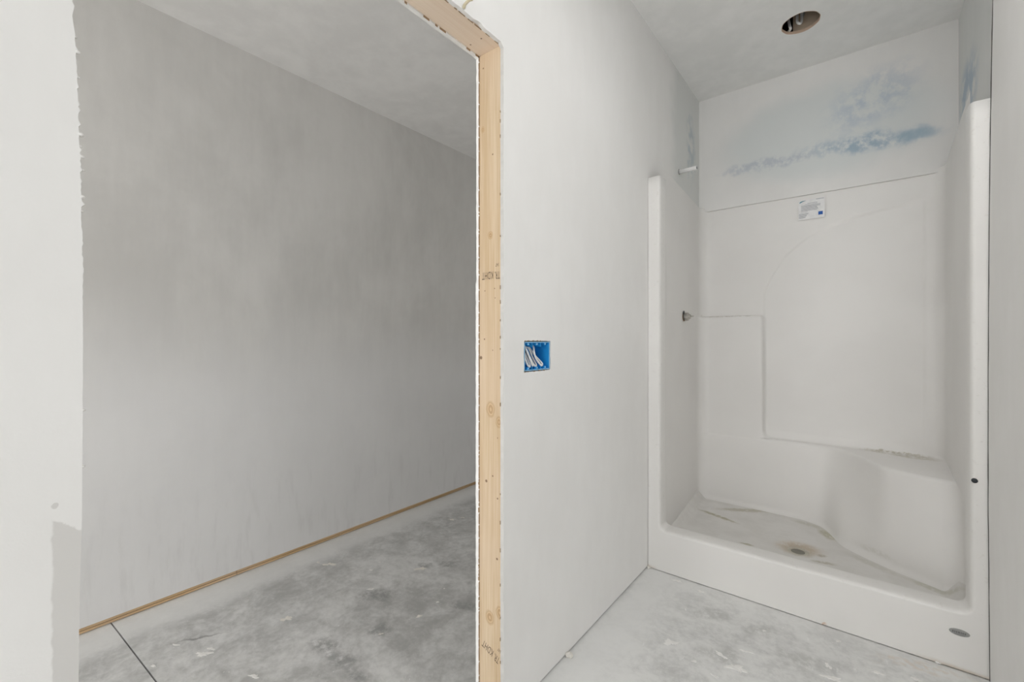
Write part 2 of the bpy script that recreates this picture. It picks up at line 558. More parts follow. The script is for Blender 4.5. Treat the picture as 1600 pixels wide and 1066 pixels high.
M_DARKGAP = flat('dark_gap_caulk', (0.10, 0.095, 0.09), 0.9, 0.1)
M_FRAME = flat('white_window_vinyl', (0.80, 0.80, 0.80), 0.4, 0.5)

kn = [((-0.915, YJ, 1.520), .011), ((-0.914, YJ, 0.967), .022), ((-0.880, YJ, 0.930), .016), ((-0.918, YJ, 0.305), .020), ((-0.876, YJ, 0.335), .018),
      ((-0.948, YJ, 1.865), .008)]
dt = [((-0.945, YJ, 2.062), .0028), ((-0.905, YJ, 1.775), .0028), ((-0.938, YJ, 1.345), .0022), ((-0.897, YJ, 1.350), .0022), ((-0.94, YJ, 1.19), .003),
      ((-0.955, YJ, 1.13), .006), ((-0.905, YJ, 1.155), .002), ((-0.932, YJ, 0.736), .005), ((-0.905, YJ, 0.757), .003), ((-0.885, YJ, 0.69), .003),
      ((-0.887, YJ, 0.50), .004), ((-0.885, YJ, 0.88), .002), ((-0.895, YJ, 1.32), .002)]
M_STUD = make_pine('pine_stud', 2, knots=kn, dots=dt)
M_HEADER = make_pine('pine_header', 1, (0.78, 0.62, 0.48), (0.87, 0.74, 0.61),
                     dots=[((-0.900, 0.985, ZH), .003), ((-0.945, 0.985, ZH), .003)])
M_PLATE = make_pine('pine_plate', 1, (0.52, 0.35, 0.18), (0.72, 0.52, 0.30))
M_JOIST = make_pine('joist', 0, (0.45, 0.36, 0.27), (0.58, 0.48, 0.37))

# ------------------------------------------------------------------ floor with its saw-cut joint
cut_y0, cut_y1 = 0.392, 0.452        # y of the cut at the closet wall and at x = -1.35
gw = 0.0024


def cut_y(x): return cut_y0 + (x + 2.42) * 0.056


fv, ff = [], []
xs = [-2.60, XW + 0.15]
for x in xs:
    c = cut_y(x)
    fv += [(x, YW - 0.15, 0), (x, c - gw, 0), (x, c - gw * 0.6, -0.035), (x, c + gw * 0.6, -0.035), (x, c + gw, 0), (x, 3.4, 0), (x, 3.4, -0.1), (x, YW - 0.15, -0.1)]
for i in range(8):
    j = (i + 1) % 8
    ff.append((i, j, 8 + j, 8 + i))
ff += [(0, 1, 2, 7), (2, 3, 6, 7), (3, 4, 5, 6), (8, 9, 10, 15), (10, 11, 14, 15), (11, 12, 13, 14)]
floor = link_mesh('floor', fv, ff, M_FLOOR)
tag(floor, 'grey stained concrete slab floor with a thin saw cut', 'floor', kind='structure')


def splat(px, py, lx, ly, ang, seed, mat=None, th=0.0016, rough=0.5):
    """dried drip of joint compound: irregular low blob lying on the floor"""
    x, y = floor_pt(px, py)
    rnd = random.Random(seed)
    n = 22
    ph = [rnd.uniform(0, 6.28) for _ in range(4)]
    vs, fs = [(x, y, th)], []
    for ring, (k, z) in enumerate(((0.75, th), (1.0, 0.0002))):
        for i in range(n):
            a = 2 * math.pi * i / n
            r = 1 + rough * (0.5 * math.sin(2 * a + ph[0]) + 0.5 * math.sin(3 * a + ph[1]) + 0.4 * math.sin(5 * a + ph[2]) + 0.4 * math.sin(9 * a + ph[3]))
            r *= k
            u, v = math.cos(a) * lx * r, math.sin(a) * ly * r
            vs.append((x + u * math.cos(ang) - v * math.sin(ang), y + u * math.sin(ang) + v * math.cos(ang), z))
    for i in range(n):
        j = (i + 1) % n
        fs.append((0, 1 + i, 1 + j))
        fs.append((1 + i, 1 + n + i, 1 + n + j, 1 + j))
    return link_mesh('mud_splatter', vs, fs, mat or M_MUD, floor)


for i, a in enumerate([
    (515, 882, .030, .014, 0.6, M_MUDB), (497, 879, .010, .006, 0.2, M_MUDB), (657, 889, .026, .013, 0.8, M_MUDB), (448, 967, .021, .014, 0.7, M_MUDB),
    (318, 1022, .026, .012, 0.5, None), (330, 1014, .020, .005, 0.3, None), (706, 812, .022, .010, 0.6, M_MUDB), (723, 809, .012, .007, 0.5, M_MUDB),
    (580, 891, .008, .006, 0.2, None), (578, 921, .012, .006, 0.6, None), (583, 920, .005, .004, 0, None), (655, 963, .013, .007, 0.7, M_MUDB),
    (397, 1057, .018, .008, 0.5, None), (275, 1008, .014, .004, 0.4, None), (595, 991, .009, .004, 1.0, M_MUDB), (684, 941, .006, .005, 0, None),
    (694, 920, .004, .003, 0, None), (593, 879, .006, .004, 0, None), (240, 1041, .012, .004, .3, None),
    (1047, 1004, .024, .016, 0.2, None), (1127, 1024, .022, .008, -0.3, None), (1150, 1044, .026, .018, 0.2, None), (1160, 1048, .014, .012, 0.9, None),
    (1165, 1018, .022, .005, 0.15, None), (1085, 1034, .008, .006, 0, None), (1310, 1002, .010, .007, 0.2, None), (1294, 1041, .008, .014, 0.4, None),
    (1300, 1060, .026, .012, 0.1, None), (1194, 986, .007, .005, 0, None), (1071, 953, .004, .010, 0.3, None), (1095, 925, .016, .008, 0.3, None),
    (1117, 1057, .010, .006, 0, None), (1056, 907, .020, .010, 0.2, None), (1372, 1052, .016, .008, .4, None), (1432, 1062, .014, .007, .2, None)]):
    splat(a[0], a[1], a[2], a[3], a[4], 100 + i, a[5], 0.0009 + 0.00004 * i)

# ------------------------------------------------------------------ ceilings
HC = (-0.232, 2.702)
HR = 0.084
circ = [(HC[0] + HR * math.cos(2 * math.pi * i / 48) * (1 + 0.012 * math.sin(5 * i)), HC[1] + HR * math.sin(2 * math.pi * i / 48) * (1 + 0.012 * math.sin(7 * i))) for i in range(48)]
v, f = sheet([(XPB - 0.002, YW - 0.02), (XW + 0.02, YW - 0.02), (XW + 0.02, 3.30), (XPB - 0.002, 3.30)], [circ], lambda u, w, t: (u, w, CEIL + t), DW)
ceiling = tag(link_mesh('ceiling', v, f, M_CEIL), 'white primed drywall ceiling over the shower with a round cut hole', 'ceiling', kind='structure')
rim = MB()
n = 48
vs, fs = [], []
for z, r in ((CEIL - 0.0006, HR * 1.012), (CEIL - 0.0006, HR * 0.985), (CEIL + DW, HR * 0.985), (CEIL + DW, HR * 1.0)):
    for i in range(n):
        k = r / HR
        vs.append((HC[0] + (circ[i][0] - HC[0]) * k, HC[1] + (circ[i][1] - HC[1]) * k, z))
for a in range(3):
    for i in range(n):
        fs.append((a * n + i, a * n + (i + 1) % n, (a + 1) * n + (i + 1) % n, (a + 1) * n + i))
M_RIM = flat('cut_gypsum_and_paper_edge', (0.62, 0.47, 0.36), 0.9, 0.1)
rim.add(vs, fs).build('cut_edge', M_RIM, ceiling)
# joist bay above the hole, its deep shade painted in as near-black
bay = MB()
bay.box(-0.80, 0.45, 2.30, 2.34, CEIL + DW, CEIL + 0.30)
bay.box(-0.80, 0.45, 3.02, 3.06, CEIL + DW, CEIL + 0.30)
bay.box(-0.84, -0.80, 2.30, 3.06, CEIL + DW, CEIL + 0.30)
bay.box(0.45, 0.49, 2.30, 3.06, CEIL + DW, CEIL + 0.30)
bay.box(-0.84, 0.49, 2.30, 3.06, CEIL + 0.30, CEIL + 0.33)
bay.build('joist_bay', flat('framing_painted_shade', (0.055, 0.048, 0.042), 0.9, 0.1), ceiling)
MB().box(-0.275, 0.44, 2.800, 2.838, CEIL + DW, CEIL + 0.295).build('ceiling_joist', M_JOIST, ceiling)
for i, (pts, lab) in enumerate([
    ([(-0.30, 2.80, CEIL + .16), (-0.292, 2.765, CEIL + .08), (-0.284, 2.745, CEIL + .03), (-0.282, 2.752, CEIL + .018), (-0.30, 2.80, CEIL + .03), (-0.31, 2.9, CEIL + .06)],
     'white electrical cable nearest the dark left side of the ceiling hole'),
    ([(-0.255, 2.79, CEIL + .17), (-0.252, 2.76, CEIL + .09), (-0.250, 2.745, CEIL + .038), (-0.236, 2.750, CEIL + .028), (-0.232, 2.762, CEIL + .06), (-0.236, 2.785, CEIL + .17)],
     'white looped electrical cable in the middle of the ceiling hole'),
    ([(-0.213, 2.785, CEIL + .20), (-0.217, 2.778, CEIL + .13), (-0.224, 2.772, CEIL + .085), (-0.236, 2.79, CEIL + .06)],
     'thin grey electrical cable against the joist in the ceiling hole')]):
    o = MB().tube(spline(pts, 8), [0.0065, 0.0065, 0.004][i], 10).build('electrical_cable', M_CABLE if i < 2 else M_BADGE, None, True)
    tag(o, lab, 'cable', 'cables in the ceiling hole')
v, f = sheet([(XC - 0.03, YW - .02), (XS1, YW - .02), (XS1, 3.25), (XC - 0.03, 3.25)], [], lambda u, w, t: (u, w, CCEIL + t), DW)
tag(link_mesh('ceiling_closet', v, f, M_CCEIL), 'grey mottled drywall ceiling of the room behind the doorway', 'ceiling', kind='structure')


# ------------------------------------------------------------------ partition wall with its rough opening
def jit(s, k):
    return mnoise.noise(Vector((s * 40, k, 0))) * 0.0016 + mnoise.noise(Vector((s * 130, k + 5, 0))) * 0.0011


zs_l = [0.006, 0.5, 0.767, 0.946, 1.127, 1.29, 1.399, 1.524, 1.595, 1.665, 1.80, ZH]
ys_l = [0.101, 0.102, 0.103, 0.106, 0.107, 0.107, 0.105, 0.102, 0.100, 0.096, 0.094, 0.094]


def left_edge(z):
    y = float(np.interp(z, zs_l, ys_l))
    r = 0.35 if z < 1.25 else 1.0
    y += jit(z, 1) * r
    s = mnoise.noise(Vector((z * 260, 3.3, 0)))
    if z > 1.30 and s > 0.18: y += 0.0030 * (s - 0.08) / 0.5
    return y


def jamb_edge(z, k, amp=1.0):
    return YJ - 0.0005 + jit(z, k) * amp


edge_l = [(left_edge(z), z) for z in np.arange(0.006, ZH, 0.004)]
edge_j = [(jamb_edge(z, 9, 0.8), z) for z in np.arange(0.006, ZH - 0.004, 0.012)]
edge_t = [(y, ZH - 0.001 + jit(y, 17) * 1.3 + max(0, mnoise.noise(Vector((y * 22, 8, 2)))) * 0.008) for y in np.arange(0.12, YJ - 0.01, 0.010)]
BY0, BY1, BZ0, BZ1 = 1.149, 1.307, 1.081, 1.184
hole = []
for (p, q) in (((BY0, BZ0), (BY1, BZ0)), ((BY1, BZ0), (BY1, BZ1)), ((BY1, BZ1), (BY0, BZ1)), ((BY0, BZ1), (BY0, BZ0))):
    for i in range(8):
        t = i / 8
        hole.append((p[0] + (q[0] - p[0]) * t + random.uniform(-.0008, .0008), p[1] + (q[1] - p[1]) * t + random.uniform(-.0008, .0008)))
outer = [(YW, 0.006)] + edge_l + edge_t + edge_j[::-1] + [(3.22, 0.006), (3.22, CEIL), (YW, CEIL)]
v, f = sheet(outer, [hole], lambda u, w, t: (XP - t, u, w), DW)
wall_left = link_mesh('wall_left', v, f, M_PART)
wall_left.data.materials.append(flat('grey_cut_drywall_edge', (0.60, 0.59, 0.57), 0.9, 0.1))
for pg in wall_left.data.polygons:
    if abs(pg.normal.y) > 0.6 and 1.0 < pg.center.y < 1.07: pg.material_index = 1
tag(wall_left, 'white primed drywall partition with a rough door opening and blue box', 'wall', kind='structure')
# drywall on the closet side of the same studs
wide = lambda z: -0.0 if z > 1.378 else -0.0025
edge_j2 = [(jamb_edge(z, 29, 1.0) + wide(z) - 0.001, z) for z in np.arange(0.010, ZH - 0.004, 0.010)]
edge_t2 = [(y, ZH - 0.004 + jit(y, 37)) for y in np.arange(0.12, YJ - 0.008, 0.012)]
outer2 = [(YW, 0.010), (0.105, 0.010), (0.105, ZH)] + edge_t2 + edge_j2[::-1] + [(3.22, 0.010), (3.22, CCEIL), (YW, CCEIL)]
v, f = sheet(outer2, [], lambda u, w, t: (XPB + t, u, w), DW)
link_mesh('closet_side_drywall', v, f, flat('closet_side_drywall_white', (0.82, 0.81, 0.79), 0.8, 0.2), wall_left)['label'] = 'ragged white cut drywall edge on the closet side'
# pale crumbs of compound clinging to the ragged left edge
cr = MB()
for z, r in ((1.595, .0030), (1.560, .0022), (1.480, .0034), (1.463, .0022), (1.449, .0026), (1.392, .0030), (1.372, .0020), (1.43, .0018), (1.09, .0022), (1.01, .0024), (1.615, .0018)):
    bm = bmesh.new()
    bmesh.ops.create_icosphere(bm, subdivisions=2, radius=r)
    y = left_edge(z)
    vs = [(XP - 0.002 + w.co.x, y + 0.0008 + w.co.y * 1.1 + mnoise.noise(w.co * 900) * r * 0.3, z + w.co.z * 0.9 + mnoise.noise(w.co * 700 + Vector((3, 3, 3))) * r * 0.3) for w in bm.verts]
    bm.verts.index_update()
    cr.add(vs, [tuple(w.index for w in fc.verts) for fc in bm.faces])
    bm.free()
tag(cr.build('compound_crumbs', M_MUD, wall_left, True), kind='stuff')
# torn paper at the head of the opening and brown paper shreds in the seams
MB().tube(spline([(XP + .001, 0.868, ZH + .004), (XP + .008, 0.866, ZH + .010), (XP + .018, 0.872, ZH + .020), (XP + .024, 0.880, ZH + .024)], 4), [.0045] * 4 + [.004] * 4 + [.0035] * 4 + [.002], 7) \
    .build('torn_paper_tab', flat('buff_torn_paper', (0.62, 0.55, 0.40), 0.9, 0.1), wall_left)
sh = MB()
rnd = random.Random(4)
z = 0.02
while z < 2.09:
    l = rnd.uniform(0.006, 0.05)
    w = rnd.uniform(0.0002, 0.0006) if not (0.30 < z < 0.85 and rnd.random() < .5) else rnd.uniform(.001, .0026)
    if w > .0009: l *= .35
    y9 = YJ - 0.0042
    vs9 = [(XS1 + .0004, y9, z), (XS1 + .0004, y9, z + l), (XS1 - w, y9, z + l * rnd.uniform(.6, .9)), (XS1 - w * rnd.uniform(.3, 1), y9, z + l * rnd.uniform(.1, .4))]
    sh.add(vs9 + [(p[0], YJ, p[2]) for p in vs9], [(0, 1, 2, 3), (4, 5, 6, 7), (0, 1, 5, 4), (1, 2, 6, 5), (2, 3, 7, 6), (3, 0, 4, 7)])
    z += l + rnd.uniform(0.0, 0.004)
z = 0.02
while z < 2.09:
    l = rnd.uniform(0.004, 0.012)
    if rnd.random() < 0.4:
        sh.box(XS0 - 0.0004, XS0 + 0.0012, YJ - 0.0032, YJ, z, z + l)
    z += l + rnd.uniform(0.02, 0.06)
y = 0.3
while y < 1.03:
    l = rnd.uniform(0.008, 0.03)
    sh.box(XS0 - .0004, XS0 + rnd.uniform(.0006, .0016), y, y + l, ZH - 0.0032, ZH)
    if rnd.random() < .6: sh.box(XS1 - .0005, XS1 + .0004, y + .01, y + .01 + l, ZH - 0.006, ZH)
    y += l + rnd.uniform(0.005, 0.03)
tag(sh.build('paper_shreds', M_PAPER, wall_left), kind='stuff')['label'] = 'torn brown paper shreds in the drywall seams'

# ------------------------------------------------------------------ door frame of bare pine
fr = empty('door_frame', ((XS0 + XS1) / 2, YJ, 0))
tag(fr, 'bare pine rough door frame stamped KDHT in the white partition', 'door frame')
jamb = MB().box(XS1 + .0004, XS0 - .0004, YJ, YJ + 0.038, 0.0, ZH - 0.0006).build('jamb_stud', M_STUD, fr)
jamb['label'] = 'pale pine jamb stud with knots and ink stamps'
hdr = MB().box(XS1 + .0004, XS0 - .0004, 0.10, YJ + 0.038, ZH, ZH + 0.038).build('header_board', M_HEADER, fr)
hdr['label'] = 'pinkish pine board across the head of the opening'
MB().box(XS1 + .0004, XS0 - .0004, 0.055, 0.093, 0.0, ZH).build('jamb_stud', M_STUD, fr)


def text_mesh(name, body, size, mat, parent, to3d, sx=1.0):
    cu = bpy.data.curves.new(name, 'FONT')
    cu.body = body
    cu.size = size
    cu.align_x = 'CENTER'
    cu.align_y = 'CENTER'
    cu.resolution_u = 3
    to = bpy.data.objects.new(name, cu)
    COL.objects.link(to)
    dg = bpy.context.evaluated_depsgraph_get()
    me = to.evaluated_get(dg).to_mesh()
    vs = [to3d(w.co.x * sx, w.co.y) for w in me.vertices]
    fs = [tuple(p.vertices) for p in me.polygons]
    to.evaluated_get(dg).to_mesh_clear()
    bpy.data.objects.remove(to)
    return link_mesh(name, vs, fs, mat, parent)


def stamp(cx, cz, ang):
    ca, sa = math.cos(ang), math.sin(ang)
    yy = YJ - 0.0005

    def mp(dx, dz):
        def fn(u, w):
            u, w = -u + dx, -w + dz           # upside down
            return (cx + u * ca - w * sa, yy, cz + u * sa + w * ca)
        return fn
    text_mesh('grade_stamp', 'KDHT', 0.034, M_INK, jamb, mp(-0.012, 0.0), 0.52)
    text_mesh('grade_stamp', 'TR.', 0.034, M_INK, jamb, mp(0.028, -0.002), 0.46)
    text_mesh('grade_stamp', '547', 0.015, M_INK, jamb, mp(0.028, 0.030), 0.60)


stamp(-0.914, 1.394, 0.0)
stamp(-0.914, 0.200, -0.38)

# ------------------------------------------------------------------ blue electrical box with its cables
eb = empty('electrical_box', (XP - 0.04, (BY0 + BY1) / 2, BZ0))
tag(eb, 'open blue plastic electrical box with white cables in the partition', 'electrical box')
y0, y1, z0, z1, t = BY0 + .004, BY1 - .004, BZ0 + .004, BZ1 - .004, .0022
xb, xf = XP - 0.075, XP - 0.003
sh = MB()
sh.box(xb, xb + t, y0, y1, z0, z1)
sh.box(xb, xf, y0, y0 + t, z0, z1)
sh.box(xb, xf, y1 - t, y1, z0, z1)
sh.box(xb, xf, y0, y1, z0, z0 + t)
sh.box(xb, xf, y0, y1, z1 - t, z1)
sh.build('box_shell', M_BLUE, eb)
lip = MB()
for (a, b, c, d) in ((y0 - .001, y1 + .001, z0 - .001, z0 + t), (y0 - .001, y1 + .001, z1 - t, z1 + .001), (y0 - .001, y0 + t, z0, z1), (y1 - t, y1 + .001, z0, z1)):
    lip.box(xf, xf + .002, a, b, c, d)
lip.build('front_rim', M_BLUEL, eb)
for i in range(3):
    yc = y0 + (y1 - y0) * (i + 0.5) / 3
    for top in (0, 1):
        zc0, zc1 = (z1 - .011, z1 - t) if top else (z0 + t, z0 + .011)
        b = MB()
        b.box(xf - .022, xf - .001, yc - .006, yc + .006, zc0, zc1)
        o = b.build('screw_boss', M_BLUE, eb)
        zz = zc0 - .0004 if top else zc1 + .0004
        MB().box(xf - .001, xf + .0004, yc - .0035, yc + .0035, zc0 + .002, zc1 - .002).build('boss_face', M_BLUEL, o)
for i in (1, 2):
    yc = y0 + (y1 - y0) * i / 3
    MB().box(xb + t, xf - .002, yc - .0012, yc + .0012, z1 - .016, z1 - t).build('divider_rib', M_BLUE, eb)
    MB().box(xb + t, xf - .002, yc - .0012, yc + .0012, z0 + t, z0 + .012).build('divider_rib', M_BLUE, eb)
W = y1 - y0
H = z1 - z0
for k, ctrl in enumerate([
    [(.30, .98, -.050), (.20, .80, -.030), (.28, .45, -.018), (.40, .20, -.014), (.50, .12, -.016), (.55, .20, -.022), (.47, .45, -.030), (.40, .70, -.035), (.36, .80, -.04), (.30, .78, -.045), (.28, .60, -.05)],
    [(.60, .98, -.052), (.52, .80, -.030), (.47, .60, -.020), (.50, .40, -.014), (.62, .20, -.010), (.70, .14, -.011), (.74, .20, -.014), (.68, .32, -.02), (.58, .48, -.028), (.50, .70, -.04), (.46, .88, -.055)],
    [(.10, .98, -.050), (.06, .75, -.025), (.08, .45, -.016), (.16, .20, -.012), (.24, .12, -.014), (.27, .22, -.018), (.20, .5, -.026), (.14, .80, -.045)],
    [(.20, .98, -.055), (.15, .75, -.020), (.22, .45, -.010), (.30, .22, -.009), (.36, .16, -.013), (.38, .28, -.02), (.30, .6, -.035)],
]):
    pts = [(XP + c * 0.8 + 0.004, y0 + W * a, z0 + H * b) for a, b, c in ctrl]
    MB().tube(spline(pts, 6), 0.0034, 9).build('cable', M_CABLE, eb, True)
MB().tube(spline([(XP - .04, y0 + W * .25, z0 + H * .85), (XP - .022, y0 + W * .27, z0 + H * .6), (XP - .02, y0 + W * .33, z0 + H * .4), (XP - .03, y0 + W * .36, z0 + H * .2)], 6), 0.003, 8).build('bare_wire', M_BARE, eb, True)
cut = MB()
rnd = random.Random(9)
for (p, q) in (((BY0, BZ0), (BY1, BZ0)), ((BY0, BZ1), (BY1, BZ1))):
    y = p[0] + .003
    while y < q[0] - .008:
        l = rnd.uniform(.003, .014)
        if rnd.random() < .6:
            s = 1 if p[1] > 1.1 else -1
            cut.box(XP - .001, XP + .0006, y, y + l, p[1] - .001, p[1] + .0012 + rnd.uniform(0, .001))
        y += l + rnd.uniform(.002, .012)
tag(cut.build('torn_paper_edge', M_PAPER, eb), kind='stuff')

# ------------------------------------------------------------------ room behind the doorway
v, f = sheet([(YW, 0.027), (3.25, 0.027), (3.25, CCEIL), (YW, CCEIL)], [], lambda u, w, t: (XC - t, u, w), DW)
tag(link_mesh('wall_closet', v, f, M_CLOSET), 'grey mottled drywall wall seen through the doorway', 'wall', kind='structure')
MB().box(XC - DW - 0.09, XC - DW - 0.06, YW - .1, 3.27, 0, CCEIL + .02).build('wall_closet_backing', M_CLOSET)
tag(bpy.data.objects['wall_closet_backing'], 'plain backing behind the grey closet wall', 'wall', kind='structure')
pl = empty('trim_1', (XC - DW, 1.2, 0))
tag(pl, 'tan pine sole plate showing under the grey closet drywall', 'sole plate', kind='structure')
for (a, b) in ((YW, 0.86), (0.863, 1.93), (1.933, 3.24)):
    MB().box(XC - DW - 0.058, XC - 0.004, a, b, 0.0030, 0.0120).build('sole_plate_board', M_PLATE, pl)
    MB().box(XC - DW - 0.058, XC - 0.0060, a, b, 0.0140, 0.045).build('sole_plate_board', M_PLATE, pl)
for nm, y in (('wall_closet_far', 3.25),):
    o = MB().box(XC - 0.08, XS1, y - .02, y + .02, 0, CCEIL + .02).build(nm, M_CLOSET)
    tag(o, 'drywall far end wall of the room behind the doorway', 'wall', kind='structure')

# ------------------------------------------------------------------ shower alcove walls and right wall
def rounded_bottom(x0, x1, z0, z1, r):
    pts = []
    for i in range(7):
        a = math.pi + math.pi / 2 * i / 6
        pts.append((x0 + r + r * math.cos(a), z0 + r + r * math.sin(a)))
    for i in range(7):
        a = 1.5 * math.pi + math.pi / 2 * i / 6
        pts.append((x1 - r + r * math.cos(a), z0 + r + r * math.sin(a)))
    return pts + [(x1, z1), (x0, z1)]


v, f = sheet(rounded_bottom(XP - 0.004, XA + 0.004, 2.062, CEIL, 0.05), [], lambda u, w, t: (u, YB + t, w), DW)
tag(link_mesh('wall_shower_back', v, f, M_ABACK), 'thinly primed blue drywall above the back of the shower', 'wall', kind='structure')
MB().box(XP - 0.1, XA + 0.1, YB + 0.09, YB + 0.11, 0, CEIL + .01).build('wall_shower_rear', M_WALL)
tag(bpy.data.objects['wall_shower_rear'], 'plain white wall behind the shower stall', 'wall', kind='structure')
v, f = sheet([(YF + .016, 2.05), (YB + .01, 2.05), (YB + .01, CEIL), (YF + .016, CEIL)], [], lambda u, w, t: (XA + t, u, w), DW)
tag(link_mesh('wall_shower_right', v, f, M_ARIGHT), 'bluish drywall strip above the right side of the shower', 'wall', kind='structure')
MB().box(XA + 0.05, XA + 0.07, YF - .1, YB + .12, 0, CEIL + .01).build('wall_shower_outer', M_WALL)
tag(bpy.data.objects['wall_shower_outer'], 'plain white outer wall right of the shower stall', 'wall', kind='structure')


def xr(z):   # near right wall is a little out of plumb
    return XR + 0.0135 * max(0, (z - 0.9) / 1.2) ** 2 * 0.55 + 0.004 * max(0, (0.6 - z) / 0.6)


vs, fs = [], []
zz = np.linspace(0, CEIL, 50)
yy = [YRET, 1.9, YF - 0.004]
for z in zz:
    for y in yy:
        vs.append((xr(z) + (mnoise.noise(Vector((z * 9, 1, 1))) * 0.0012 if y == yy[-1] else 0), y, z))
for i in range(len(zz) - 1):
    for j in range(2):
        fs.append((i * 3 + j, i * 3 + j + 1, i * 3 + j + 4, i * 3 + j + 3))
n0 = len(vs)
for z in zz: vs.append((xr(z) + 0.075, YF - 0.004, z))
for i in range(len(zz) - 1): fs.append((i * 3 + 2, n0 + i, n0 + i + 1, (i + 1) * 3 + 2))
wr = tag(link_mesh('wall_right', vs, fs, M_WALL), 'white primed drywall wall at the right edge beside the shower', 'wall', kind='structure')
# dark open joint between that wall and the shower flange
vs, fs = [], []
for z in zz:
    k = 0.0012 + 0.0012 * abs(mnoise.noise(Vector((z * 6, 4, 2))))
    vs += [(xr(z) - 0.0006 - k, YF - 0.0030, z), (xr(z) + 0.002, YF - 0.0030, z)]
for i in range(len(zz) - 1): fs.append((2 * i, 2 * i + 1, 2 * i + 3, 2 * i + 2))
link_mesh('open_joint', vs, fs, M_DARKGAP, wr)['label'] = 'thin dark gap along the wall edge'
MB().box(XR + .0, XW + .02, YRET - .02, YRET, 0, CEIL).build('wall_return', M_WALL)
tag(bpy.data.objects['wall_return'], 'white primed wall returning into the wider room', 'wall', kind='structure')


# unseen walls behind the camera, with windows added to bring in fill light
def window_wall(name, axis, at, u0, u1, win, lab):
    a0, a1, b0, b1 = win
    if axis == 'x': fn = lambda u, w, t: (at + t, u, w)
    else: fn = lambda u, w, t: (u, at - t, w)
    v, f = sheet([(u0, 0), (u1, 0), (u1, CEIL), (u0, CEIL)], [[(a0, b0), (a1, b0), (a1, b1), (a0, b1)]], fn, 0.12)
    return tag(link_mesh(name, v, f, M_WALL), lab, 'wall', kind='structure')


def window(name, axis, at, win, lab):
    a0, a1, b0, b1 = win
    o = tag(empty(name, (at, (a0 + a1) / 2, b0) if axis == 'x' else ((a0 + a1) / 2, at, b0)), lab, 'window', kind='structure')
    s = 1 if axis == 'x' else -1
    def bx(mb, u0, u1, w0, w1, d0, d1):
        p, q = sorted((at + s * d0, at + s * d1))
        return mb.box(p, q, u0, u1, w0, w1) if axis == 'x' else mb.box(u0, u1, p, q, w0, w1)
    m = MB()
    bx(m, a0, a1, b0, b0 + .05, .05, .11); bx(m, a0, a1, b1 - .05, b1, .05, .11)
    bx(m, a0, a0 + .05, b0 + .05, b1 - .05, .05, .11); bx(m, a1 - .05, a1, b0 + .05, b1 - .05, .05, .11)
    bx(m, a0 + .05, a1 - .05, (b0 + b1) / 2 - .025, (b0 + b1) / 2 + .025, .06, .10)
    m.build('window_frame', M_FRAME, o)
    g = Mat('window_glass', 0.0)
    tr = g.t.nodes.new('ShaderNodeBsdfTransparent')
    gs = g.t.nodes.new('ShaderNodeBsdfGlossy')
    gs.inputs['Roughness'].default_value = 0.02
    mx = g.t.nodes.new('ShaderNodeMixShader')
    mx.inputs[0].default_value = 0.06
    g.t.links.new(tr.outputs[0], mx.inputs[1])
    g.t.links.new(gs.outputs[0], mx.inputs[2])
    g.t.links.new(mx.outputs[0], g.t.nodes['Material Output'].inputs[0])
    mid = (b0 + b1) / 2
    for (c0, c1) in ((b0 + .05, mid - .025), (mid + .025, b1 - .05)):
        bx(MB(), a0 + .05, a1 - .05, c0, c1, .078, .082).build('window_pane', g.m, o)


WIN1, WIN2, WIN3 = (-1.50, 0.90, 0.55, 2.35), (-0.75, 1.65, 0.12, 2.10), (-2.36, -1.08, 0.45, 1.95)
window_wall('wall_window_side', 'x', XW, YW, YRET, WIN1, 'white primed side wall with an added window behind the camera')
window_wall('wall_rear', 'y', YW, XS0, XW + .12, WIN2, 'white primed rear wall with an added window behind the camera')
window('added_window_1', 'x', XW, WIN1, 'added white framed window in the unseen side wall behind the camera')
window('added_window_2', 'y', YW, WIN2, 'added white framed window in the unseen rear wall behind the camera')
window_wall('wall_closet_near', 'y', YW, XC - .1, XS1, WIN3, 'drywall end wall with an added window left of the doorway view')
window('added_window_3', 'y', YW, WIN3, 'added white framed window in the closet end wall out of view')  # unseen window added to carry fill light into the closet

# ------------------------------------------------------------------ one-piece shower stall
st = empty('shower_stall', ((XP + XR) / 2, (YF + YB) / 2, 0))
tag(st, 'white one-piece fibreglass shower stall with moulded seat and stained pan', 'shower')

# -- front frame: flanges and curb face swept around the rounded opening
OX0, OX1, OZ, OTOP = -0.799, 0.319, 0.207, 2.030


def outline(off):
    """U-shaped edge of the opening, shrunk inward by off; same point count always"""
    pts = []
    r = 0.034 - off
    x0, x1, z0 = OX0 + off, OX1 - off, OZ + off
    for i in range(25): pts.append((x0, OTOP + (z0 + r - OTOP) * i / 24))
    for i in range(1, 9):
        a = math.pi + math.pi / 2 * i / 8
        pts.append((x0 + r + r * math.cos(a), z0 + r + r * math.sin(a)))
    for i in range(1, 25): pts.append((x0 + r + (x1 - x0 - 2 * r) * i / 24, z0))
    for i in range(1, 9):
        a = 1.5 * math.pi + math.pi / 2 * i / 8
        pts.append((x1 - r + r * math.cos(a), z0 + r + r * math.sin(a)))
    for i in range(1, 25): pts.append((x1, z0 + r + (OTOP - z0 - r) * i / 24))
    return pts


def outer_pts(ins):
    pts = []
    x0, x1, z0 = XP + 0.002 + ins, XR + 0.030 - ins, 0.003 + ins * 0.3
    src = outline(0)
    for i, (x, z) in enumerate(src):
        if i < 29: pts.append((x0, z if i < 24 else z + (z0 - z) * ((i - 24) / 4.0)))
        elif i < 56 + 1: pts.append((x0 + (x1 - x0) * (i - 28) / 28.0, z0))
        else: pts.append((x1, z if i > 60 else z0 + (z - z0) * ((i - 56) / 4.0)))
    return pts


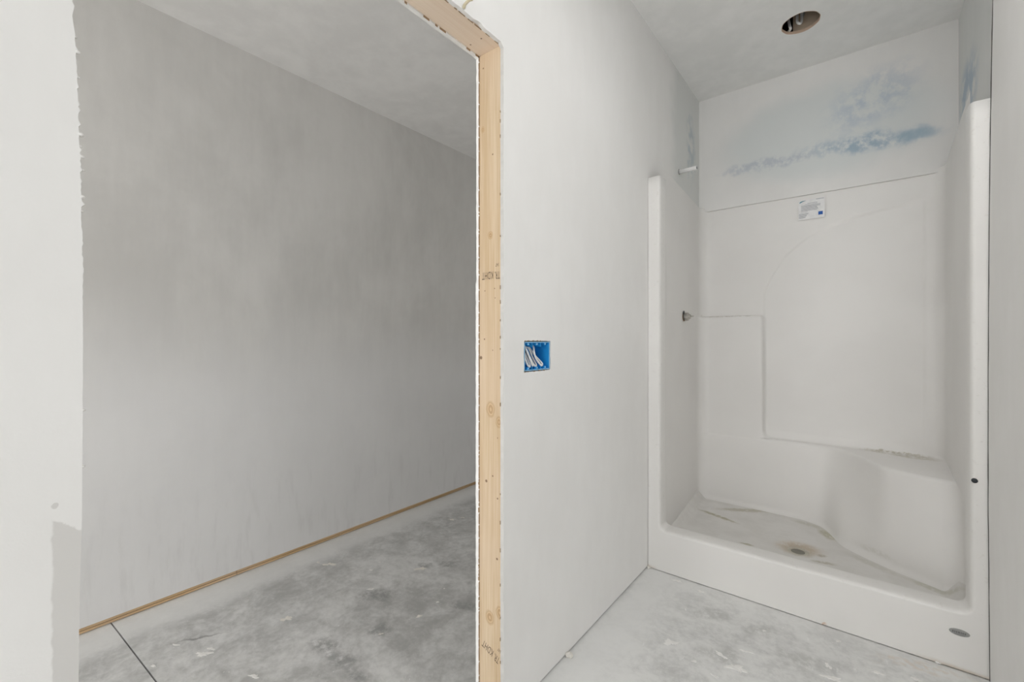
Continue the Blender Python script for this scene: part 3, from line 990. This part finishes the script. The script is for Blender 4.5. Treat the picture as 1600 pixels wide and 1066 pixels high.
rows = []
rows.append([(x, YF + 0.006, z) for x, z in outer_pts(-0.0015)])
rows.append([(x, YF + 0.0015, z) for x, z in outer_pts(0.0)])
rows.append([(x, YF, z) for x, z in outer_pts(0.003)])
rows.append([(x, YF, z) for x, z in outer_pts(0.006)])
# front face, subdivided between outer and inner outline
op, ip = outer_pts(0.009), outline(-0.009)
for k in (0.35, 0.7, 1.0):
    rows.append([(a[0] + (b[0] - a[0]) * k, YF, a[1] + (b[1] - a[1]) * k) for a, b in zip(op, ip)])
for off, dy in ((-0.005, 0.0), (-0.0025, 0.0010), (0.0, 0.0035), (0.003, 0.008), (0.005, 0.014), (0.006, 0.03), (0.0065, 0.055), (0.007, 0.078), (0.006, 0.086), (0.000, 0.092)):
    rows.append([(x, YF + dy, z) for x, z in outline(off)])
n = len(rows[0])
vs = [p for r in rows for p in r]
fs = [(a * n + i, a * n + i + 1, (a + 1) * n + i + 1, (a + 1) * n + i) for a in range(len(rows) - 1) for i in range(n - 1)]
fs.append(tuple(a * n for a in range(len(rows))))
fs.append(tuple(a * n + n - 1 for a in range(len(rows))))
link_mesh('curb_and_flange', vs, fs, M_FRONT, st, True)['label'] = 'white curb and side flanges framing the shower opening'

# -- moulded surround: left wall, back with shelf block and panel, right wall, seat
SYB = YB + 0.014
XL0, XL1 = -0.795, -0.847        # left inner wall, front / back
XQ0, XQ1 = 0.317, 0.353          # right inner wall
PAN_Z = 0.105
ZSEAT, ZSHELF = 0.566, 1.343


def smooth_curve(xs, ys, k=0.02):
    X = np.linspace(-0.9, 0.42, 661)
    Y = np.interp(X, xs, ys)
    w = int(k / (X[1] - X[0]))
    ker = np.hanning(2 * w + 3)
    ker /= ker.sum()
    Yp = np.pad(Y, w + 1, mode='edge')
    return X, np.convolve(Yp, ker, mode='valid')


TX, TY = smooth_curve([-0.9, -0.13, -0.075, 0.0, 0.098, 0.208, 0.33, 0.42], [3.139, 3.139, 3.10, 2.985, 2.80, 2.732, 2.702, 2.69], 0.05)
BX, BYv = smooth_curve([-0.9, -0.25, -0.16, -0.10, -0.075, 0.025, 0.141, 0.244, 0.354, 0.42], [3.135, 3.135, 3.09, 2.97, 2.89, 2.80, 2.71, 2.645, 2.58, 2.55], 0.05)
_s = lambda a, b, x: (lambda t: t * t * (3 - 2 * t))(min(1.0, max(0.0, (x - a) / (b - a))))


def seat_front(x, z):
    t = min(1.0, max(0.0, (ZSEAT - z) / (ZSEAT - PAN_Z)))
    e = t ** 1.3
    y = np.interp(x, TX, TY) * (1 - e) + np.interp(x, BX, BYv) * e
    # rounded nose at the seat edge and cove at the foot
    top = ZSEAT - z
    if top < 0.022: y += 0.022 - math.sqrt(max(0, 0.022 ** 2 - (0.022 - top) ** 2))
    foot = z - PAN_Z
    if foot < 0.035: y -= 0.030 * (1 - max(foot, 0) / 0.035) ** 2
    return y


AX = np.array([-0.60, -0.498, -0.463, -0.42, -0.358, -0.243, -0.149, -0.029, 0.10, 0.30])
AZ = np.array([1.30, 1.415, 1.495, 1.60, 1.706, 1.808, 1.851, 1.890, 1.915, 1.94])


def back_y(x, z):
    """depth of the back wall: raised margin, arched recessed panel, shelf block at the left"""
    panel = _s(-0.475, -0.458, x) * _s(0.288, 0.270, x)
    panel *= _s(0.0, 0.014, float(np.interp(x, AX, AZ)) - z)
    y = SYB - 0.007 * (1 - panel) * _s(2.0, 1.9, z)
    return y


def block_w(x, z):   # 1 on the shelf block, 0 to the right of it; rounded inner and outer corners
    e = -0.467
    d = z - ZSEAT
    if 0 <= d < 0.05: e += 0.05 - math.sqrt(max(0, 0.05 ** 2 - (0.05 - d) ** 2))
    d = ZSHELF - z
    if d < 0.03: e -= 0.03 - math.sqrt(max(0, 0.03 ** 2 - (0.03 - d) ** 2))
    return _s(e + 0.010, e - 0.010, x)


def path():
    pts = []
    y0 = YF + 0.028
    for i in range(24):
        t = i / 23
        y = y0 + (SYB - 0.07 - y0) * t
        pts.append(('L', XL0 + (XL1 - XL0) * t, y))
    for i in range(1, 9):
        a = math.pi - math.pi / 2 * i / 8
        pts.append(('L', XL1 + 0.06 + 0.06 * math.cos(a), SYB - 0.07 + 0.07 * math.sin(a)))
    nb = 210
    xa, xb = XL1 + 0.06, XQ1 - 0.06
    for i in range(1, nb): pts.append(('B', xa + (xb - xa) * i / nb, SYB))
    for i in range(0, 9):
        a = math.pi / 2 - math.pi / 2 * i / 8
        pts.append(('R', XQ1 - 0.06 + 0.06 * math.cos(a), SYB - 0.07 + 0.07 * math.sin(a)))
    for i in range(1, 24):
        t = i / 23
        pts.append(('R', XQ1 + (XQ0 - XQ1) * t, SYB - 0.07 + (y0 - SYB + 0.07) * t))
    return pts


PTH = path()
zr = [PAN_Z - 0.01, PAN_Z, PAN_Z + .004, PAN_Z + .009, PAN_Z + .015, PAN_Z + .022, PAN_Z + .03, PAN_Z + .04]
zr += list(np.linspace(PAN_Z + .06, ZSEAT - 0.03, 22))
zr += [ZSEAT - .022, ZSEAT - .017, ZSEAT - .012, ZSEAT - .008, ZSEAT - .005, ZSEAT - .0025, ZSEAT - .0008, ZSEAT, ZSEAT + .0006, ZSEAT + .003, ZSEAT + .008, ZSEAT + .016, ZSEAT + .026]
zr += list(np.linspace(ZSEAT + .04, ZSHELF - 0.03, 50))
zr += [ZSHELF - .016, ZSHELF - .010, ZSHELF - .006, ZSHELF - .003, ZSHELF - .001, ZSHELF, ZSHELF + .0006, ZSHELF + .004, ZSHELF + .010, ZSHELF + .02]
zr += list(np.linspace(ZSHELF + .03, 2.085, 90))
YBLK = 3.142
vs, fs = [], []


def limit(x, z):
    lim = 9.0
    if z < ZSEAT:
        lim = seat_front(x, z)
    elif z < ZSEAT + 0.0265:
        e = (z - ZSEAT) / 0.026
        lim = SYB - 0.018 * (1 - math.sqrt(max(0, 1 - (1 - e) ** 2))) - 0.006
    if z < ZSHELF:
        bw = block_w(x, z)
        yb = YBLK
        top = ZSHELF - z
        if top < 0.016: yb += 0.016 - math.sqrt(max(0, 0.016 ** 2 - (0.016 - top) ** 2))
        if bw > 0: lim = min(lim, SYB - (SYB - yb) * bw)
    return lim


Y00 = YF + 0.028
for z in zr:
    # the side walls run back to whatever stands at their corner (block, seat or back wall)
    kl = (min(limit(XL1 + 0.06, z), back_y(XL1 + 0.06, z)) - Y00) / (SYB - Y00)
    kr = (min(limit(XQ1 - 0.06, z), back_y(XQ1 - 0.06, z)) - Y00) / (SYB - Y00)
    for (side, x, y) in PTH:
        if side == 'B': y = min(back_y(x, z), limit(x, z))
        elif side == 'L': y = Y00 + (y - Y00) * kl
        else: y = Y00 + (y - Y00) * kr
        vs.append((x, y, z))
n = len(PTH)
for a in range(len(zr) - 1):
    for i in range(n - 1):
        fs.append((a * n + i, a * n + i + 1, (a + 1) * n + i + 1, (a + 1) * n + i))
whole = link_mesh('surround', vs, fs, M_GEL, st, True)
# separate the moulded seat and shelf block from the walls as parts, keeping the smooth normals of the whole shell
wm = whole.data
vn = [v.normal.copy() for v in wm.vertices]
vco = [v.co.copy() for v in wm.vertices]
sets = {'surround': [], 'seat': [], 'shelf_block': []}
iz = zr.index(ZSEAT) + 1          # first row on the wall above the seat
ih = zr.index(ZSHELF) + 1
for pg in wm.polygons:
    ids = list(pg.vertices)
    rmin = min(i // n for i in ids)
    cmax = max(i % n for i in ids)
    side, x, _ = PTH[cmax]
    if rmin < iz and side != 'L' and x > -0.15 and not (side == 'R' and cmax > n - 24): sets['seat'].append(ids)
    elif rmin < ih and side == 'B' and x < -0.452: sets['shelf_block'].append(ids)
    else: sets['surround'].append(ids)
labs = {'surround': 'white moulded walls of the shower', 'seat': 'curved moulded seat in the right back corner', 'shelf_block': 'moulded block with a small shelf on the left of the back wall'}
bpy.data.objects.remove(whole)
for nm, polys in sets.items():
    used = sorted({i for p in polys for i in p})
    mp = {o: k for k, o in enumerate(used)}
    me = bpy.data.meshes.new(nm)
    me.from_pydata([vco[i] for i in used], [], [[mp[i] for i in p] for p in polys])
    me.update()
    for p in me.polygons: p.use_smooth = True
    me.normals_split_custom_set_from_vertices([vn[i] for i in used])
    me.materials.append(M_GEL)
    o = bpy.data.objects.new(nm, me)
    COL.objects.link(o)
    o.parent = st
    o['label'] = labs[nm]

# -- pan floor
vs, fs = [], []
PX = np.linspace(-0.853, 0.357, 111)
PY = np.concatenate([np.linspace(YF + 0.082, YF + 0.15, 16), np.linspace(YF + 0.155, 3.15, 70)])
DR = (-0.240, 2.666)
for y in PY:
    for x in PX:
        r = math.hypot(x - DR[0], y - DR[1])
        z = PAN_Z - 0.004 + 0.012 * min(1, r / 0.5) - 0.004 * math.exp(-(r / 0.05) ** 2)
        d = y - (YF + 0.082)
        z += (OZ + 0.004 - PAN_Z) * (1 - _s(0.0, 0.035, d)) if d < 0.035 else 0.018 * (1 - _s(0.035, 0.065, d))  * 0
        t = (y - YF) / (SYB - YF)
        xl = XL0 + (XL1 - XL0) * t
        xq = XQ0 + (XQ1 - XQ0) * t
        e = min(x - xl, xq - x)
        if e < 0.05: z += 0.05 * (1 - max(0, e) / 0.05) ** 2
        if d < 0.06: z = min(z, OZ + 0.003)
        vs.append((x, y, z))
n = len(PX)
for a in range(len(PY) - 1):
    for i in range(n - 1):
        fs.append((a * n + i, a * n + i + 1, (a + 1) * n + i + 1, (a + 1) * n + i))
link_mesh('pan_floor', vs, fs, M_PAN, st, True)['label'] = 'dirty shower pan with brown stains round the drain'


# -- drain
def disc(mb, c, r0, r1, z0, z1, n=28):
    vs = [(c[0] + r * math.cos(2 * math.pi * i / n), c[1] + r * math.sin(2 * math.pi * i / n), z) for r, z in ((r1, z0), (r1, z1), (r0, z1), (r0, z0)) for i in range(n)]
    fs = [(k * n + i, k * n + (i + 1) % n, ((k + 1) % 4) * n + (i + 1) % n, ((k + 1) % 4) * n + i) for k in range(4) for i in range(n)]
    return mb.add(vs, fs)


zd = PAN_Z - 0.008
dr = disc(MB(), DR, 0.034, 0.046, zd, zd + 0.0035).build('drain', flat('stained_drain_ring', (0.55, 0.52, 0.44), 0.45, 0.5), st, True)
MB().add([(DR[0] + 0.034 * math.cos(2 * math.pi * i / 24), DR[1] + 0.034 * math.sin(2 * math.pi * i / 24), zd + 0.002) for i in range(24)], [tuple(range(24))]).build('drain_opening', M_DRAIN, dr)
# -- grey oval maker's badge on the curb
bc = (0.286, 0.137)
n = 32
def oval(mb, rx, rz, y0, y1):
    vs = [(bc[0] + rx * k * math.cos(2 * math.pi * i / n), y, bc[1] + rz * k * math.sin(2 * math.pi * i / n)) for y, k in ((y0, 1), (y1, .94)) for i in range(n)]
    return mb.add(vs, [tuple(n + i for i in range(n))] + [(i, (i + 1) % n, n + (i + 1) % n, n + i) for i in range(n)])
bd = oval(MB(), 0.027, 0.0125, YF, YF - 0.0016).build('oval_badge', M_BADGE, st)
bd['label'] = 'grey oval badge on the right end of the curb'
mk = MB()
x = bc[0] - .019
for w in (.004, .003, .004, .005, .003, .004, .004):
    mk.box(x, x + w, YF - .0021, YF - .0016, bc[1] - .003, bc[1] + .004)
    x += w + .0014
mk.box(bc[0] - .014, bc[0] + .014, YF - .0021, YF - .0016, bc[1] - .0075, bc[1] - .0055)
mk.build('badge_lettering', M_BADGED, bd)
# -- dark screw head on the right flange
MB().tube([(0.3235, YF + 0.001, 0.690), (0.3235, YF - 0.003, 0.690), (0.3235, YF - 0.006, 0.690)], [.0085, .0085, .005], 14).build('dark_screw', M_BLACK, st, True)['label'] = 'dark screw head on the right flange'

# -- paper sticker at the top of the back wall
sy = YB - 0.0015
sk = MB().box(-0.283, -0.153, sy, sy + .0006, 1.913, 2.030).build('sticker', M_STICK, st)
sk['label'] = 'white printed paper sticker under the blue wall'
pr = MB()
rnd = random.Random(3)
def bar(mb, u0, u1, v0, v1):  # u from left, v from top, in millimetres
    mb.box(-0.283 + u0 / 1000, -0.283 + u1 / 1000, sy - .0003, sy, 2.030 - v1 / 1000, 2.030 - v0 / 1000)
bar(pr, 88, 126, 2, 6)
bar(pr, 45, 95, 20, 22.5); bar(pr, 30, 95, 26, 28)
for r in range(8): bar(pr, 14, (112 if r < 3 else 98) - rnd.uniform(0, 6), 32 + r * 4.6, 34.6 + r * 4.6)
bar(pr, 14, 46, 72, 74)
for r in range(6): bar(pr, 3, 52 - r * 3 - rnd.uniform(0, 4), 80 + r * 5.0, 83 + r * 5.0)
pr.build('sticker_small_print', M_PRINT, sk)
sw = MB()
sw.add([(-0.283 + u / 1000, sy - .0004, 2.030 - w / 1000) for u, w in ((4, 14), (10, 7), (20, 4), (40, 3), (24, 8), (14, 12), (8, 16))], [tuple(range(7))])
sw.build('sticker_swoosh', M_PRINTT, sk)
pb = MB(); bar(pb, 99, 121, 80, 100); pb.build('sticker_blue_square', M_PRINTB, sk)

# ------------------------------------------------------------------ shower valve in the left wall
VX = -0.8210
vz, vy = 1.325, 2.720
va = empty('shower_valve', (VX, vy, vz - 0.03))
tag(va, 'bare shower valve stub poking through the left shower wall', 'valve')
vs = [(VX + 0.0014, vy - 0.020 + .024 * math.cos(2 * math.pi * i / 28), vz + .004 + .032 * math.sin(2 * math.pi * i / 28)) for i in range(28)]
MB().add(vs, [tuple(range(28))]).build('wall_hole', M_BLACK, va)['label'] = 'dark cut hole around the valve'
vs = [(VX + 0.0016 + .0006 * k, vy - 0.020 + r * .024 * math.cos(a), vz + .004 + r * .032 * math.sin(a)) for k, r in ((0, 1.0), (1, .90)) for a in [math.pi * (0.9 + 1.0 * i / 18) for i in range(19)]]
MB().add(vs, [(i, i + 1, 20 + i, 19 + i) for i in range(18)]).build('rust_stained_rim', flat('rusty_cut_edge', (0.42, 0.25, 0.10), 0.8, 0.2), va)
MB().tube([(VX, vy, vz), (VX + .022, vy, vz), (VX + .0235, vy, vz), (VX + .024, vy, vz), (VX + .034, vy, vz)], [.024, .024, .023, .014, .014], 20).build('valve_body', M_METAL, va)
MB().tube([(VX + .03, vy, vz + .002), (VX + .052, vy, vz + .002)], .004, 10).build('valve_stem', M_METAL, va, True)

# ------------------------------------------------------------------ shower arm stub above the stall
ay, az = 2.738, 2.216
sa = empty('stub_pipe', (XP, ay, az))
tag(sa, 'short white pipe stub sticking out of the wall above the shower', 'pipe')
MB().tube([(XP - .01, ay, az), (XP + .100, ay, az + .001), (XP + .104, ay, az + .001)], [.0125, .0125, .0118], 20).build('pipe', M_PVC, sa, True)
MB().tube([(XP + .1042, ay, az + .001), (XP + .1046, ay, az + .001)], .0085, 16).build('pipe_mouth', M_BLACK, sa)
vs = [(XP + .0006, ay + .0165 * math.cos(2 * math.pi * i / 20), az + .0165 * math.sin(2 * math.pi * i / 20)) for i in range(20)]
MB().add(vs, [tuple(range(20))]).build('wall_gap', M_DARKGAP, sa)

# ------------------------------------------------------------------ fill lamp added on the bathroom ceiling, out of view
LP = (0.22, 1.14)
lm = empty('added_fill_lamp', (LP[0], LP[1], CEIL))
tag(lm, 'added round white ceiling lamp, out of view, brightening doorway and shower', 'lamp')
vs, fs = [], []
n = 40
for r, z in ((0.21, CEIL), (0.225, CEIL - .03), (0.215, CEIL - .04), (0.202, CEIL - .04), (0.200, CEIL - .034)):
    vs += [(LP[0] + r * math.cos(2 * math.pi * i / n), LP[1] + r * math.sin(2 * math.pi * i / n), z) for i in range(n)]
for a in range(4):
    for i in range(n): fs.append((a * n + i, a * n + (i + 1) % n, (a + 1) * n + (i + 1) % n, (a + 1) * n + i))
MB().add(vs, fs).build('fill_lamp_rim', M_PVC, lm)
gl = Mat('fill_lamp_glow', 0.4)
gl.b.inputs['Emission Color'].default_value = (1.0, 0.997, 0.993, 1)
gl.b.inputs['Emission Strength'].default_value = FILL_LAMP_E
MB().add([(LP[0] + 0.2 * math.cos(2 * math.pi * i / n), LP[1] + 0.2 * math.sin(2 * math.pi * i / n), CEIL - .035) for i in range(n)], [tuple(range(n))]).build('diffuser', gl.color((0.8, 0.8, 0.8)), lm)

# ------------------------------------------------------------------ crumbs of compound on the floor
def crumb(px, py, r, seed, mat, label):
    x, y = floor_pt(px, py)
    bm = bmesh.new()
    bmesh.ops.create_icosphere(bm, subdivisions=2, radius=r)
    o3 = Vector((seed, seed * 2, 0))
    vs = []
    for w in bm.verts:
        k = 1 + 0.55 * mnoise.noise(w.co / r * 1.3 + o3)
        p = w.co * k
        vs.append((x + p.x * 1.2, y + p.y, max(0.0, r * .6 + p.z * .7)))
    bm.verts.index_update()
    o = link_mesh('plaster_crumb', vs, [tuple(w.index for w in fc.verts) for fc in bm.faces], mat)
    bm.free()
    return tag(o, label, 'debris')


crumb(890, 1027, 0.012, 1, M_MUDB, 'buff lump of plaster at the foot of the partition wall')
crumb(1465, 1037, 0.007, 5, M_MUD, 'small white crumb against the stained right end of the curb')
crumb(1014, 888, 0.008, 8, M_MUDB, 'small buff crumb where partition and shower curb meet')

for o in list(bpy.data.objects):
    if '_b' in o.keys(): del o['_b']
